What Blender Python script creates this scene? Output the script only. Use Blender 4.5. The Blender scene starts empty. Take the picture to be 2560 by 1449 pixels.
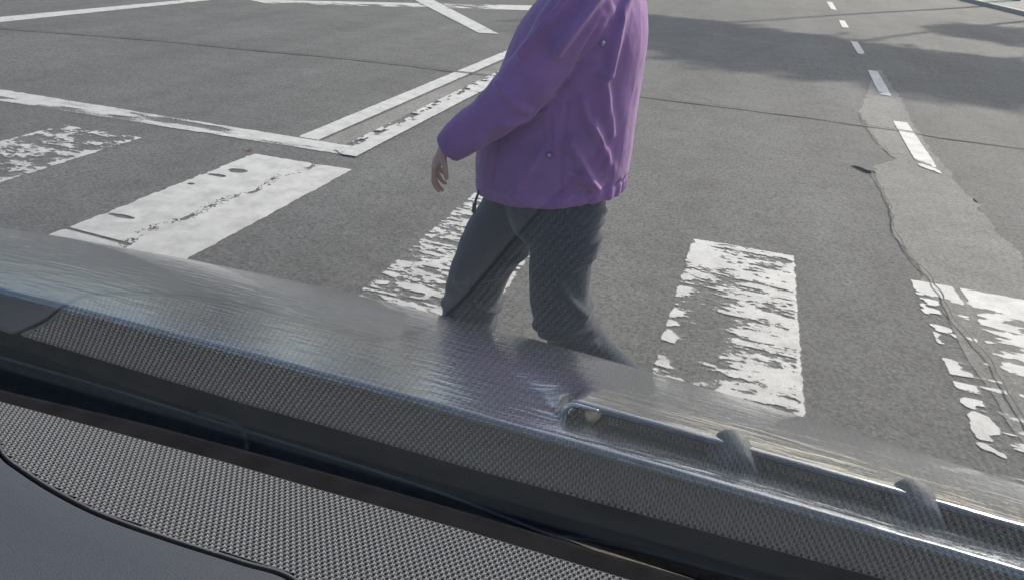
import bpy, bmesh, math, random
import numpy as np
from mathutils import Vector, Matrix

random.seed(7)
rng = np.random.default_rng(7)
sc = bpy.context.scene
col = sc.collection
H = 1.6                                   # eye height above the road

# ------------------------------------------------------------------ camera
cam = bpy.data.cameras.new("camera")
cam.sensor_width = 36.0
cam.lens = 26.016
cam.clip_start = 0.01
cam.clip_end = 600.0
cam_o = bpy.data.objects.new("camera", cam)
col.objects.link(cam_o)
cam_o.matrix_world = Matrix(((0.948661, -0.195322, 0.248782, 0.0),
                             (0.309128, 0.40605, -0.859979, 0.0),
                             (0.066955, 0.892734, 0.445583, H),
                             (0, 0, 0, 1)))
sc.camera = cam_o

# ------------------------------------------------------------------ light
SUN_EL = math.radians(36)
SUN_AZ = math.radians(62)                 # from +X towards +Y
sun_dir = Vector((math.cos(SUN_EL) * math.cos(SUN_AZ), math.cos(SUN_EL) * math.sin(SUN_AZ), math.sin(SUN_EL)))
w = bpy.data.worlds.new("World")
sc.world = w
w.use_nodes = True
nt = w.node_tree
bg = nt.nodes["Background"]
sky = nt.nodes.new("ShaderNodeTexSky")
sky.sky_type = 'NISHITA'
sky.sun_disc = False
sky.sun_elevation = SUN_EL
sky.sun_rotation = math.radians(90) - SUN_AZ
sky.air_density = 1.0
sky.dust_density = 2.5
nt.links.new(sky.outputs[0], bg.inputs[0])
bg.inputs[1].default_value = 0.14
sl = bpy.data.lights.new("sun", 'SUN')
sl.energy = 2.9
sl.angle = math.radians(0.6)
sl.color = (1.0, 0.93, 0.84)
so = bpy.data.objects.new("sun", sl)
col.objects.link(so)
so.rotation_euler = (-sun_dir).to_track_quat('-Z', 'Y').to_euler()

sc.view_settings.view_transform = 'Standard'
sc.view_settings.look = 'None'
sc.view_settings.exposure = 0.7
sc.view_settings.gamma = 1.0
sc.cycles.max_bounces = 8
sc.cycles.transparent_max_bounces = 24
sc.cycles.sample_clamp_indirect = 6.0

# ------------------------------------------------------------------ helpers
def tag(o, label=None, cat=None, group=None, kind=None):
    if label: o["label"] = label
    if cat: o["category"] = cat
    if group: o["group"] = group
    if kind: o["kind"] = kind
    return o

def empty(name, loc=(0, 0, 0)):
    o = bpy.data.objects.new(name, None)
    col.objects.link(o)
    o.location = loc
    o.empty_display_size = 0.1
    return o

def mesh_obj(name, V, F, mat, parent=None, smooth=True, sub=0, bevel=0):
    me = bpy.data.meshes.new(name)
    me.from_pydata([tuple(map(float, v)) for v in V], [], [tuple(map(int, f)) for f in F])
    me.update()
    if mat: me.materials.append(mat)
    o = bpy.data.objects.new(name, me)
    col.objects.link(o)
    if parent:
        o.parent = parent
        o.matrix_parent_inverse = Matrix.Translation(-parent.matrix_world.translation) if False else Matrix()
    if bevel:
        m = o.modifiers.new("b", 'BEVEL'); m.width = bevel; m.segments = 3; m.limit_method = 'ANGLE'
    if sub:
        m = o.modifiers.new("s", 'SUBSURF'); m.levels = sub; m.render_levels = sub
    if smooth:
        me.polygons.foreach_set("use_smooth", [True] * len(me.polygons))
    return o

def grid_faces(nu, nv, off=0, close_u=False):
    F = []
    for i in range(nu - 1 + (1 if close_u else 0)):
        for j in range(nv - 1):
            a = off + i * nv + j
            b = off + ((i + 1) % nu) * nv + j
            F.append((a, b, b + 1, a + 1))
    return F

def box_vf(x0, x1, y0, y1, z0, z1):
    V = [(x, y, z) for x in (x0, x1) for y in (y0, y1) for z in (z0, z1)]
    F = [(0, 1, 3, 2), (4, 6, 7, 5), (0, 4, 5, 1), (2, 3, 7, 6), (0, 2, 6, 4), (1, 5, 7, 3)]
    return V, F

class MB:
    def __init__(s): s.V = []; s.F = []
    def add(s, V, F):
        o = len(s.V); s.V += [tuple(v) for v in V]; s.F += [tuple(i + o for i in f) for f in F]; return s
    def box(s, *a): return s.add(*box_vf(*a))
    def tube(s, P, r, n=10, cap=True):
        V, F = tube_vf(P, r, n, cap); return s.add(V, F)
    def build(s, name, mat, parent=None, **k): return mesh_obj(name, s.V, s.F, mat, parent, **k)

def frame(t, up):
    t = np.array(t, float); t /= np.linalg.norm(t) + 1e-12
    a = np.cross(up, t)
    if np.linalg.norm(a) < 1e-4: a = np.cross((1, 0, 0.1), t)
    a /= np.linalg.norm(a)
    b = np.cross(t, a)
    return a, b

def tube_vf(P, r, n=12, cap=True, up=(0, 1, 0), r2=None):
    """loft along P; r radius along 'a' (perpendicular to up), r2 radius along up"""
    P = np.array(P, float); m = len(P)
    r = np.full(m, r) if np.isscalar(r) else np.array(r, float)
    r2 = r if r2 is None else (np.full(m, r2) if np.isscalar(r2) else np.array(r2, float))
    V = []; F = []
    for i in range(m):
        t = P[min(i + 1, m - 1)] - P[max(i - 1, 0)]
        a, b = frame(t, np.array(up, float))
        for k in range(n):
            q = 2 * math.pi * k / n
            V.append(P[i] + a * r[i] * math.cos(q) + b * r2[i] * math.sin(q))
    for i in range(m - 1):
        for k in range(n):
            k2 = (k + 1) % n
            F.append((i * n + k, i * n + k2, (i + 1) * n + k2, (i + 1) * n + k))
    if cap:
        F.append(tuple(range(n))[::-1]); F.append(tuple((m - 1) * n + k for k in range(n)))
    return V, F

def spline(P, n):
    """Catmull-Rom resample (works on columns)"""
    P = np.array(P, float); m = len(P)
    Q = np.vstack([2 * P[0] - P[1], P, 2 * P[-1] - P[-2]])
    out = []
    for t in np.linspace(0, m - 1, n):
        i = min(int(t), m - 2); f = t - i
        a, b, c, d = Q[i], Q[i + 1], Q[i + 2], Q[i + 3]
        out.append(0.5 * (2 * b + (c - a) * f + (2 * a - 5 * b + 4 * c - d) * f * f + (3 * b - a - 3 * c + d) * f ** 3))
    return np.array(out)

# numpy value noise
def _h(ix, iy, iz, seed):
    n = (ix * 374761393 + iy * 668265263 + iz * 1274126177 + seed * 982451653) & 0xFFFFFFFF
    n = ((n ^ (n >> 13)) * 1274126177) & 0xFFFFFFFF
    n = n ^ (n >> 16)
    return (n & 0xFFFF) / 65535.0

def vnoise(P, seed=0):
    P = np.asarray(P, float)
    if P.shape[1] == 2: P = np.c_[P, np.zeros(len(P))]
    I = np.floor(P).astype(np.int64); f = P - I; f = f * f * (3 - 2 * f)
    r = 0
    for a in (0, 1):
        for b in (0, 1):
            for c in (0, 1):
                wt = (f[:, 0] if a else 1 - f[:, 0]) * (f[:, 1] if b else 1 - f[:, 1]) * (f[:, 2] if c else 1 - f[:, 2])
                r = r + wt * _h(I[:, 0] + a, I[:, 1] + b, I[:, 2] + c, seed)
    return r

def fbm(P, seed=0, oct=4):
    P = np.asarray(P, float); r = 0; a = .5; s = 0
    for o in range(oct):
        r = r + a * vnoise(P * (2 ** o), seed + o * 17); s += a; a *= .5
    return r / s

def smoothstep(a, b, x):
    t = np.clip((x - a) / (b - a), 0, 1); return t * t * (3 - 2 * t)

# ------------------------------------------------------------------ materials
def new_mat(name):
    m = bpy.data.materials.new(name); m.use_nodes = True
    return m, m.node_tree, m.node_tree.nodes["Principled BSDF"]

def N(nt, typ, **k):
    n = nt.nodes.new(typ)
    for a, b in k.items():
        if a.startswith("i_"): n.inputs[a[2:].replace("_", " ")].default_value = b
        else: setattr(n, a, b)
    return n

def ramp(nt, pts):
    n = nt.nodes.new("ShaderNodeValToRGB")
    e = n.color_ramp.elements
    while len(e) < len(pts): e.new(0.5)
    for k, (p, c) in enumerate(pts):
        e[k].position = p; e[k].color = c if len(c) == 4 else (*c, 1)
    return n

def coords(nt, scale=(1, 1, 1), rot=(0, 0, 0)):
    tc = N(nt, "ShaderNodeTexCoord"); mp = N(nt, "ShaderNodeMapping")
    mp.inputs["Scale"].default_value = scale; mp.inputs["Rotation"].default_value = rot
    nt.links.new(tc.outputs["Object"], mp.inputs["Vector"])
    return mp.outputs["Vector"]

def noise_bump(nt, bsdf, vec, scale, strength, dist=0.01, detail=4, sock="Normal", prev=None):
    n = N(nt, "ShaderNodeTexNoise"); n.inputs["Scale"].default_value = scale; n.inputs["Detail"].default_value = detail
    nt.links.new(vec, n.inputs["Vector"])
    b = N(nt, "ShaderNodeBump"); b.inputs["Strength"].default_value = strength; b.inputs["Distance"].default_value = dist
    nt.links.new(n.outputs["Fac"], b.inputs["Height"])
    if prev: nt.links.new(prev, b.inputs["Normal"])
    if sock: nt.links.new(b.outputs["Normal"], bsdf.inputs[sock])
    return b.outputs["Normal"]

def simple_mat(name, c, rough=0.6, metal=0.0, spec=0.5, vary=0.15, vscale=30, bump=0.0, bscale=300, coat=0.0):
    m, nt, b = new_mat(name)
    v = coords(nt)
    n = N(nt, "ShaderNodeTexNoise"); n.inputs["Scale"].default_value = vscale; n.inputs["Detail"].default_value = 6
    nt.links.new(v, n.inputs["Vector"])
    r = ramp(nt, [(0.3, tuple(x * (1 - vary) for x in c)), (0.7, tuple(min(1, x * (1 + vary)) for x in c))])
    nt.links.new(n.outputs["Fac"], r.inputs["Fac"]); nt.links.new(r.outputs["Color"], b.inputs["Base Color"])
    b.inputs["Roughness"].default_value = rough; b.inputs["Metallic"].default_value = metal
    b.inputs["Specular IOR Level"].default_value = spec; b.inputs["Coat Weight"].default_value = coat
    if bump: noise_bump(nt, b, v, bscale, bump, 0.002)
    return m

def asphalt_mat(name, lo, hi, tint=(1, 1, 1), speck=1.0):
    m, nt, b = new_mat(name)
    v = coords(nt)
    L = nt.links
    # large patches
    n1 = N(nt, "ShaderNodeTexNoise"); n1.inputs["Scale"].default_value = 0.55; n1.inputs["Detail"].default_value = 5; L.new(v, n1.inputs["Vector"])
    # chippings
    vo = N(nt, "ShaderNodeTexVoronoi"); vo.inputs["Scale"].default_value = 75; L.new(v, vo.inputs["Vector"])
    n2 = N(nt, "ShaderNodeTexNoise"); n2.inputs["Scale"].default_value = 48; n2.inputs["Detail"].default_value = 8; n2.inputs["Roughness"].default_value = 0.75; L.new(v, n2.inputs["Vector"])
    sep = N(nt, "ShaderNodeSeparateColor"); L.new(vo.outputs["Color"], sep.inputs["Color"])
    mx = N(nt, "ShaderNodeMix"); mx.data_type = 'FLOAT'; mx.inputs[0].default_value = 0.5
    L.new(sep.outputs[0], mx.inputs[2]); L.new(n2.outputs["Fac"], mx.inputs[3])
    r = ramp(nt, [(0.12, tuple(lo * t * (1 - .45 * speck) for t in tint)), (0.45, tuple((lo + hi) / 2 * t for t in tint)), (0.72, tuple(hi * t for t in tint)), (0.9, tuple(hi * (1 + .7 * speck) * t for t in tint))])
    L.new(mx.outputs[0], r.inputs["Fac"])
    mp2 = N(nt, "ShaderNodeMapping"); mp2.inputs["Scale"].default_value = (1.1, .12, 1); L.new(v, mp2.inputs["Vector"])
    n3 = N(nt, "ShaderNodeTexNoise"); n3.inputs["Scale"].default_value = 1.4; n3.inputs["Detail"].default_value = 4; L.new(mp2.outputs[0], n3.inputs["Vector"])
    n4 = N(nt, "ShaderNodeTexNoise"); n4.inputs["Scale"].default_value = 3.7; n4.inputs["Detail"].default_value = 7; n4.inputs["Roughness"].default_value = .62; L.new(v, n4.inputs["Vector"])
    av = N(nt, "ShaderNodeMath", operation='ADD'); L.new(n1.outputs["Fac"], av.inputs[0]); L.new(n3.outputs["Fac"], av.inputs[1])
    av2 = N(nt, "ShaderNodeMath", operation='ADD'); L.new(av.outputs[0], av2.inputs[0]); L.new(n4.outputs["Fac"], av2.inputs[1])
    av3 = N(nt, "ShaderNodeMath", operation='MULTIPLY'); L.new(av2.outputs[0], av3.inputs[0]); av3.inputs[1].default_value = .3333
    r1 = ramp(nt, [(0.38, (0.76, 0.745, 0.72)), (0.62, (1.18, 1.18, 1.18))]); L.new(av3.outputs[0], r1.inputs["Fac"])
    mul = N(nt, "ShaderNodeMix"); mul.data_type = 'RGBA'; mul.blend_type = 'MULTIPLY'; mul.inputs[0].default_value = 1
    L.new(r.outputs["Color"], mul.inputs[6]); L.new(r1.outputs["Color"], mul.inputs[7])
    L.new(mul.outputs[2], b.inputs["Base Color"])
    b.inputs["Roughness"].default_value = 0.85; b.inputs["Specular IOR Level"].default_value = 0.3
    bp = N(nt, "ShaderNodeBump"); bp.inputs["Strength"].default_value = 0.7; bp.inputs["Distance"].default_value = 0.006
    L.new(mx.outputs[0], bp.inputs["Height"]); L.new(bp.outputs["Normal"], b.inputs["Normal"])
    return m

M = {}
M["asphalt"] = asphalt_mat("asphalt", 0.088, 0.142, (1.0, 0.955, 0.895))
M["patch"] = asphalt_mat("old_patch", 0.155, 0.23, (1.0, 0.945, 0.855), 0.6)
M["tar"] = simple_mat("tar_joint", (0.05, 0.049, 0.047), 0.8, vary=0.4, vscale=20)

def paint_mat():
    """worn white road paint: the painted patches come from the mesh's own 'paint' attribute, bare gaps show the road below"""
    m, nt, b = new_mat("road_paint"); L = nt.links
    v = coords(nt)
    at = N(nt, "ShaderNodeAttribute"); at.attribute_name = "paint"
    n = N(nt, "ShaderNodeTexNoise"); n.inputs["Scale"].default_value = 95; n.inputs["Detail"].default_value = 6; L.new(v, n.inputs["Vector"])
    a1 = N(nt, "ShaderNodeMath", operation='MULTIPLY_ADD'); L.new(n.outputs["Fac"], a1.inputs[0]); a1.inputs[1].default_value = 0.6; a1.inputs[2].default_value = -0.30
    a2 = N(nt, "ShaderNodeMath", operation='ADD'); L.new(at.outputs["Fac"], a2.inputs[0]); L.new(a1.outputs[0], a2.inputs[1])
    rp = ramp(nt, [(0.20, (0, 0, 0)), (0.43, (.20, .20, .20)), (.50, (.75, .75, .75)), (0.60, (1, 1, 1))]); L.new(a2.outputs[0], rp.inputs["Fac"])
    n2 = N(nt, "ShaderNodeTexNoise"); n2.inputs["Scale"].default_value = 7; n2.inputs["Detail"].default_value = 10; n2.inputs["Roughness"].default_value = .68; L.new(v, n2.inputs["Vector"])
    cr = ramp(nt, [(0.3, (0.36, 0.345, 0.32)), (0.62, (0.54, 0.52, 0.487))]); L.new(n2.outputs["Fac"], cr.inputs["Fac"])
    L.new(cr.outputs["Color"], b.inputs["Base Color"])
    b.inputs["Roughness"].default_value = 0.7
    bp = N(nt, "ShaderNodeBump"); bp.inputs["Strength"].default_value = 0.35; bp.inputs["Distance"].default_value = 0.004
    L.new(n.outputs["Fac"], bp.inputs["Height"]); L.new(bp.outputs["Normal"], b.inputs["Normal"])
    tr = N(nt, "ShaderNodeBsdfTransparent"); ms = N(nt, "ShaderNodeMixShader")
    L.new(rp.outputs["Color"], ms.inputs[0]); L.new(tr.outputs[0], ms.inputs[1]); L.new(b.outputs[0], ms.inputs[2])
    L.new(ms.outputs[0], nt.nodes["Material Output"].inputs["Surface"])
    return m
M["paint"] = paint_mat()

# ------------------------------------------------------------------ road
tag(mesh_obj("road", [(-150, -60, 0), (150, -60, 0), (150, 250, 0), (-150, 250, 0)], [(0, 1, 2, 3)], M["asphalt"], smooth=False),
    "grey asphalt road surface with fine chippings at the crossing", "road", kind="structure")

def quad_grid(name, c, label, wear, step=0.012, z=0.004, group=None):
    """c: far-left, far-right, near-right, near-left corners on the road in metres; wear(u, v, x, y) -> paint 0..1"""
    c = np.array(c, float)
    L1 = max(np.linalg.norm(c[1] - c[0]), np.linalg.norm(c[2] - c[3])); L2 = max(np.linalg.norm(c[3] - c[0]), np.linalg.norm(c[2] - c[1]))
    nu = int(min(420, max(4, L1 / step))); nv = int(min(500, max(4, L2 / step)))
    u, v = np.meshgrid(np.linspace(0, 1, nu), np.linspace(0, 1, nv), indexing='ij'); u = u.ravel(); v = v.ravel()
    P = ((1 - u) * (1 - v))[:, None] * c[0] + (u * (1 - v))[:, None] * c[1] + (u * v)[:, None] * c[2] + ((1 - u) * v)[:, None] * c[3]
    e = np.minimum(np.minimum(u, 1 - u) * L1, np.minimum(v, 1 - v) * L2)
    a = wear(u, v, P[:, 0], P[:, 1])
    edge = smoothstep(-0.004, 0.03, e + 0.022 * (fbm(P * 22, 5, 3) - 0.5))
    a = np.clip(a, 0, 1) * edge
    V = np.c_[P, np.full(len(P), z)]
    o = mesh_obj(name, V, grid_faces(nu, nv), M["paint"], smooth=False)
    at = o.data.attributes.new("paint", 'FLOAT', 'POINT'); at.data.foreach_set("value", a.astype(np.float32))
    return tag(o, label, "road marking", group, "structure")

def seg(px, py, ax, ay, bx, by):
    dx, dy = bx - ax, by - ay
    t = np.clip(((px - ax) * dx + (py - ay) * dy) / (dx * dx + dy * dy), 0, 1)
    return np.hypot(px - ax - t * dx, py - ay - t * dy)

def streak(x, y, seed, sx=8.0, sy=46.0):
    q = np.c_[x * sx, y * sy + x * 1.5]
    q = q + 1.6 * np.c_[fbm(q * .35, seed + 71, 2) - .5, fbm(q * .35, seed + 72, 2) - .5]
    return .6 * fbm(q * [.85, .62], seed, 5) + .4 * fbm(np.c_[x * 34, y * 62], seed + 5, 4)

def w_solid(u, v, x, y): return 0.9 + 0 * u - 0.45 * smoothstep(0.68, 0.8, fbm(np.c_[x * 9, y * 9], 3, 4))
def w_s1(u, v, x, y):
    a = 0.95 + 0 * u
    # crumbly seam along the stripe, from near-left to far-right
    d = np.abs(u - (0.47 + 0.16 * (1 - v) * (v < 1)) - 0.03 * np.sin(v * 21) - 0.05 * (fbm(np.c_[x * 6, y * 9], 11, 3) - .5))
    n = fbm(np.c_[x * 22, y * 17], 12, 3)
    a -= 0.95 * smoothstep(0.075, 0.03, d) * smoothstep(0.040, 0.018, np.abs(n - .5)) + 0.8 * smoothstep(.04, .01, d) * smoothstep(.56, .64, n)
    for (cx, cy, rx, ry) in ((.16, .77, .10, .012), (.13, .30, .085, .014), (.2, .22, .08, .025), (.1, .42, .03, .01)):
        q = ((u - cx) / rx) ** 2 + ((v - cy) / ry) ** 2
        a -= 0.9 * smoothstep(1.4, 0.6, q + 1.2 * (fbm(np.c_[x * 30, y * 30], 4, 2) - .5))
    a -= 0.8 * smoothstep(0.012, 0.004, np.abs(v - 0.915 - 0.03 * u)) * (u < 0.55)
    a -= 0.8 * smoothstep(0.06, 0.0, u) * smoothstep(.45, .6, fbm(np.c_[x * 20, y * 20], 9, 2))
    return a
def w_s3(u, v, x, y):
    n = streak(x, y, 21)
    return 0.42 + 2.7 * (n - 0.49) + 0.15 * smoothstep(.35, .0, v) + 0.45 * smoothstep(.55, .9, u) * smoothstep(.45, .8, v)
def w_s4(u, v, x, y):
    n = streak(x, y, 34, 6.5, 44)
    a = 0.40 + 2.6 * (n - 0.5)
    a += 0.6 * np.exp(-((u - .17) / .17) ** 2 - ((v - .16) / .10) ** 2) + 0.45 * smoothstep(.09, .0, v + .04 * (u - .5))
    a += 0.55 * smoothstep(.035, .012, np.abs(u - .985))
    a += 0.20 * smoothstep(.3, .7, u)
    a -= 0.7 * np.exp(-((u - .30) / .17) ** 2 - ((v - .62) / .22) ** 2) + 0.3 * np.exp(-((u - .75) / .15) ** 2 - ((v - .12) / .05) ** 2)
    a -= 0.5 * smoothstep(.08, .03, u) * smoothstep(.35, .0, v) * (v < .05)
    a += 0.75 * smoothstep(.10, .04, np.abs(u - .05)) * smoothstep(.25, .32, v) * (smoothstep(.5, .62, vnoise(np.c_[x * 3, y * 24], 5)) - .25)
    return a
def w_s5(u, v, x, y):
    n = fbm(np.c_[x * 8, y * 26], 43, 5)
    right = smoothstep(.28, .70, u + .9 * (n - .5))
    a = 0.16 + 0.8 * right + 1.1 * (n - .5)
    a += 0.9 * smoothstep(.10, .06, v - .05 * u)
    a += 0.95 * smoothstep(.085, .05, np.abs(u - .075 - .05 * (fbm(np.c_[x * 0, y * 9], 77, 2) - .5))) * smoothstep(.47, .56, fbm(np.c_[x * 9 + y * 2, y * 17], 8, 3)) * (v > .06)
    a -= 0.8 * smoothstep(.035, .015, np.abs(u - .33 - .02 * np.sin(v * 14)))
    return a
def w_s0(u, v, x, y):
    n = streak(x, y, 52, 10, 26)
    return 0.38 + 2.8 * (n - 0.5) + .5 * smoothstep(.12, .02, u) * (v > .1) + .35 * smoothstep(.88, .97, u)
def w_stop(u, v, x, y):
    n = fbm(np.c_[x * 3.0, y * 11], 61, 4)
    a = 0.8 + 1.2 * (n - .45)
    worn = smoothstep(.47, .53, u) * smoothstep(.80, .70, u)
    a -= 0.42 * worn + 0.45 * smoothstep(.45, .65, v) * smoothstep(.0, .1, u) * smoothstep(.58, .4, u)
    return a

stripes = [
    ("s0", [(-4.83, 4.26), (-4.11, 4.274), (-4.087, 2.75), (-4.83, 2.75)], "badly worn white crossing stripe at the far left edge, before the end of the stop line", w_s0),
    ("s1", [(-3.239, 4.34), (-2.446, 4.365), (-2.441, 2.60), (-3.259, 2.60)], "bright white crossing stripe with a crumbly crack along it, left of the walking person", w_s1),
    ("s3", [(-1.568, 4.354), (-0.92, 4.3), (-0.90, 2.45), (-1.545, 2.45)], "scuffed white crossing stripe behind the legs of the person", w_s3),
    ("s4", [(-0.145, 4.207), (0.449, 4.208), (0.460, 2.30), (-0.16, 2.30)], "flaking white crossing stripe just right of the person, with a clean right edge", w_s4),
    ("s5", [(1.028, 4.165), (1.75, 4.165), (1.75, 2.0), (1.05, 2.0)], "broken white crossing stripe at the right edge, bare on its left half", w_s5),
]
for k, c, lab, f in stripes:
    quad_grid("zebra_stripe", c, lab, f, 0.0065, group="stripes of the pedestrian crossing")
quad_grid("stop_line_marking", [(-6.9, 4.83), (-2.60, 4.86), (-2.56, 4.62), (-6.9, 4.47)], "long cross line in worn white paint before the empty lane", w_stop, 0.016, 0.0045)
quad_grid("lane_line_marking", [(-3.27, 19), (-3.05, 19), (-3.007, 4.84), (-3.219, 4.84)], "left one of the two parallel white lines running away from the stop line", w_solid, 0.03, 0.008)
def w_B(u, v, x, y):
    a = w_solid(u, v, x, y); n = fbm(np.c_[x * 26, y * 14], 71, 3)
    return a - 0.8 * smoothstep(.30, .1, np.abs(u - .22)) * smoothstep(.46, .56, n) * smoothstep(.4, .6, v)
quad_grid("lane_line_marking", [(-2.90, 19), (-2.64, 19), (-2.56, 4.60), (-2.80, 4.60)], "right one of the two parallel white lines, with a crumbling left edge", w_B, 0.022, 0.012)
quad_grid("edge_line_marking", [(-9.46, 11.5), (-9.18, 11.7), (-9.19, 6.9), (-9.6, 7.2)], "plain white line crossing the upper left corner", w_solid, 0.03)
quad_grid("edge_line_marking", [(-8.9, 12.13), (-4.2, 16.7), (-4.0, 15.6), (-8.35, 11.9)], "thin far white line running along the top edge towards the person", w_stop, 0.04)
quad_grid("edge_line_marking", [(-8.2, 16.6), (-7.85, 17.0), (-3.82, 11.45), (-4.127, 11.307)], "slanting white line ending in a point left of the shoulder", w_solid, 0.03, 0.008)
dashes = [([(1.78, 26.3), (1.97, 26.3), (1.90, 23.0), (1.74, 23.1)], "farthest short dash of the centre line"),
          ([(1.725, 20.05), (1.875, 20.05), (1.841, 18.15), (1.672, 18.15)], "second farthest dash, behind the strip of shadow"),
          ([(1.64, 15.75), (1.79, 15.75), (1.76, 13.8), (1.61, 13.8)], "bluish dash lying in the strip of shadow"),
          ([(1.59, 12.13), (1.745, 12.13), (1.69, 10.05), (1.53, 10.1)], "dash just in front of the strip of shadow"),
          ([(1.49, 8.55), (1.64, 8.55), (1.63, 6.55), (1.46, 6.75)], "nearest dash, crossed by the dark road joint")]
def w_dash(u, v, x, y): return 0.95 - 0.9 * smoothstep(.75, 1.0, v) * smoothstep(.4, .6, fbm(np.c_[x * 14, y * 8], 81, 3))
for c, lab in dashes:
    quad_grid("centre_dash_marking", c, lab, w_dash, 0.02, 0.008, group="dashes of the centre line")

def ribbon(name, pts, wid, mat, label, z, jit=0.01, seed=1, n=260):
    P = spline(pts, n); t = np.gradient(P, axis=0); t /= np.linalg.norm(t, axis=1)[:, None]; nn = np.c_[-t[:, 1], t[:, 0]]
    s = np.cumsum(np.r_[0, np.linalg.norm(np.diff(P, axis=0), axis=1)])
    off = (fbm(np.c_[s * 2.5, s * 0], seed, 4) - .5) * jit * 6
    ww = wid * (0.5 + fbm(np.c_[s * 6, s * 0 + 9], seed + 3, 4))
    A = P + nn * (off + ww / 2)[:, None]; B = P + nn * (off - ww / 2)[:, None]
    V = [(*a, z) for a in A] + [(*b, z) for b in B]
    F = [(i, n + i, n + i + 1, i + 1) for i in range(n - 1)]
    return tag(mesh_obj(name, V, F, mat, smooth=False), label, "road joint", kind="structure")
ribbon("road_joint", [(-12, 6.6), (-8.803, 7.133), (-7.381, 7.531), (-5.878, 7.811), (-4.406, 8.059), (-3.324, 8.118), (-2.452, 8.164), (-1.03, 8.1), (0.761, 8.131), (1.65, 8.064), (2.577, 8.001), (7, 7.8)],
       0.035, M["tar"], "thin dark joint running across the whole road", 0.016, seed=2)
def patch_poly(pts, jit, seed, m=26):
    P = np.array(pts + [pts[0]], float); Q = []
    for a, b in zip(P[:-1], P[1:]):
        for k in range(m): Q.append(a + (b - a) * k / m)
    Q = np.array(Q); d = np.c_[fbm(Q * 7, seed, 5), fbm(Q * 7, seed + 50, 5)] - .5
    return Q + d * jit
pp = patch_poly([(1.74, 12.3), (1.40, 10.045), (1.273, 9.4), (1.186, 8.615), (1.208, 8.234), (1.231, 7.24), (1.309, 6.932), (1.093, 6.5), (1.08, 5.519), (1.061, 4.856), (1.111, 4.416), (1.106, 4.181), (1.30, 1.6), (1.42, 1.6), (1.62, 4.182), (1.76, 4.801), (1.731, 5.436), (1.70, 6.253), (1.679, 7.366), (1.70, 8.939), (1.76, 9.928), (1.813, 12.3)], 0.10, 5)
def ngon(name, P, z, mat, label, cat):
    bm = bmesh.new(); vs = [bm.verts.new((*p, z)) for p in P]; bm.faces.new(vs)
    bmesh.ops.triangulate(bm, faces=bm.faces[:]); me = bpy.data.meshes.new(name); bm.to_mesh(me); bm.free()
    me.materials.append(mat); o = bpy.data.objects.new(name, me); col.objects.link(o)
    return tag(o, label, cat, kind="structure")
ngon("road_patch", pp, 0.0022, M["patch"], "long pale strip of patched asphalt under the centre dashes", "road patch")
# broken seam along the left side of the patch, and the gutter strip between the parallel lines
ribbon("road_crack", [(1.18, 8.7), (1.21, 7.7), (1.29, 6.95)], 0.008, M["tar"], "dark crack along the upper left side of the pale patch", 0.0195, 0.012, 9, 200)
ribbon("road_crack", [(1.06, 6.5), (1.07, 5.519), (1.055, 4.856), (1.10, 4.416), (1.14, 4.15), (1.22, 3.3), (1.27, 2.4), (1.3, 1.7)], 0.008, M["tar"], "jagged dark crack down the lower left side of the pale patch", 0.0195, 0.014, 12, 500)
ribbon("road_crack", [(0.94, 6.47), (1.0, 6.42), (1.08, 6.33)], 0.09, M["tar"], "short dark pothole beside the pale patch", 0.0225, 0.006, 15, 30)
gp = patch_poly([(-3.0, 14.0), (-2.86, 14.0), (-2.80, 4.86), (-3.0, 4.86)], 0.02, 31, 30)
ngon("road_strip", gp, 0.0026, M["patch"], "narrow paler strip between the two parallel white lines", "road strip")

# far kerb and dry verge beyond the junction
kerb_m = simple_mat("kerb_stone", (0.36, 0.345, 0.31), 0.85, vary=0.25, vscale=12, bump=0.3, bscale=80)
kp = [(5.6, 52), (6.9, 36.5), (7.65, 28.8), (8.4, 21), (9.6, 12), (10.5, 2)]
K = spline(kp, 60); t = np.gradient(K, axis=0); t /= np.linalg.norm(t, axis=1)[:, None]; nn = np.c_[-t[:, 1], t[:, 0]]
kv = []
for (o, z) in ((0, 0), (0, .13), (.22, .14), (.22, 0)):
    kv += [(*(K[i] + nn[i] * o), z) for i in range(60)]
kf = []
for r_ in range(3):
    for i in range(59): kf.append((r_ * 60 + i, r_ * 60 + i + 1, (r_ + 1) * 60 + i + 1, (r_ + 1) * 60 + i))
tag(mesh_obj("kerb", kv, kf, kerb_m, smooth=False), "pale stone kerb across the upper right corner", "kerb", kind="structure")
verge_m = simple_mat("pavement_slabs", (0.26, 0.25, 0.225), 0.95, vary=0.3, vscale=3, bump=0.6, bscale=60)
vv = [(*(K[i] + nn[i] * .225), .13) for i in range(60)] + [(*(K[i] + nn[i] * 14), .16) for i in range(60)]
tag(mesh_obj("pavement", vv, [(i, i + 1, 61 + i, 60 + i) for i in range(59)], verge_m, smooth=False), "pale paved footway behind the kerb at the upper right", "pavement", kind="structure")

# small dried red leaf on the stripe end
leaf_m = simple_mat("red_leaf", (0.16, 0.05, 0.04), 0.6, vary=0.3, vscale=80)
lf = MB()
pl = [(-.05, 0, .006), (-.02, .022, .016), (.015, .018, .024), (.05, .0, .012), (.02, -.02, .006), (-.02, -.018, .005), (0, 0, .028)]
lf.add(pl, [(0, 1, 6), (1, 2, 6), (2, 3, 6), (3, 4, 6), (4, 5, 6), (5, 0, 6)])
lf.tube([(-.05, 0, .006), (-.075, .012, .02), (-.085, .03, .04)], .004, 6)
leaf = lf.build("fallen_leaf", leaf_m)
leaf.location = (-3.28, 4.37, 0.004); leaf.rotation_euler = (0, 0, .9); leaf.scale = (.6, .6, .6)
tag(leaf, "small curled red leaf on the far end of the bright cracked stripe", "leaf")

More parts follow.
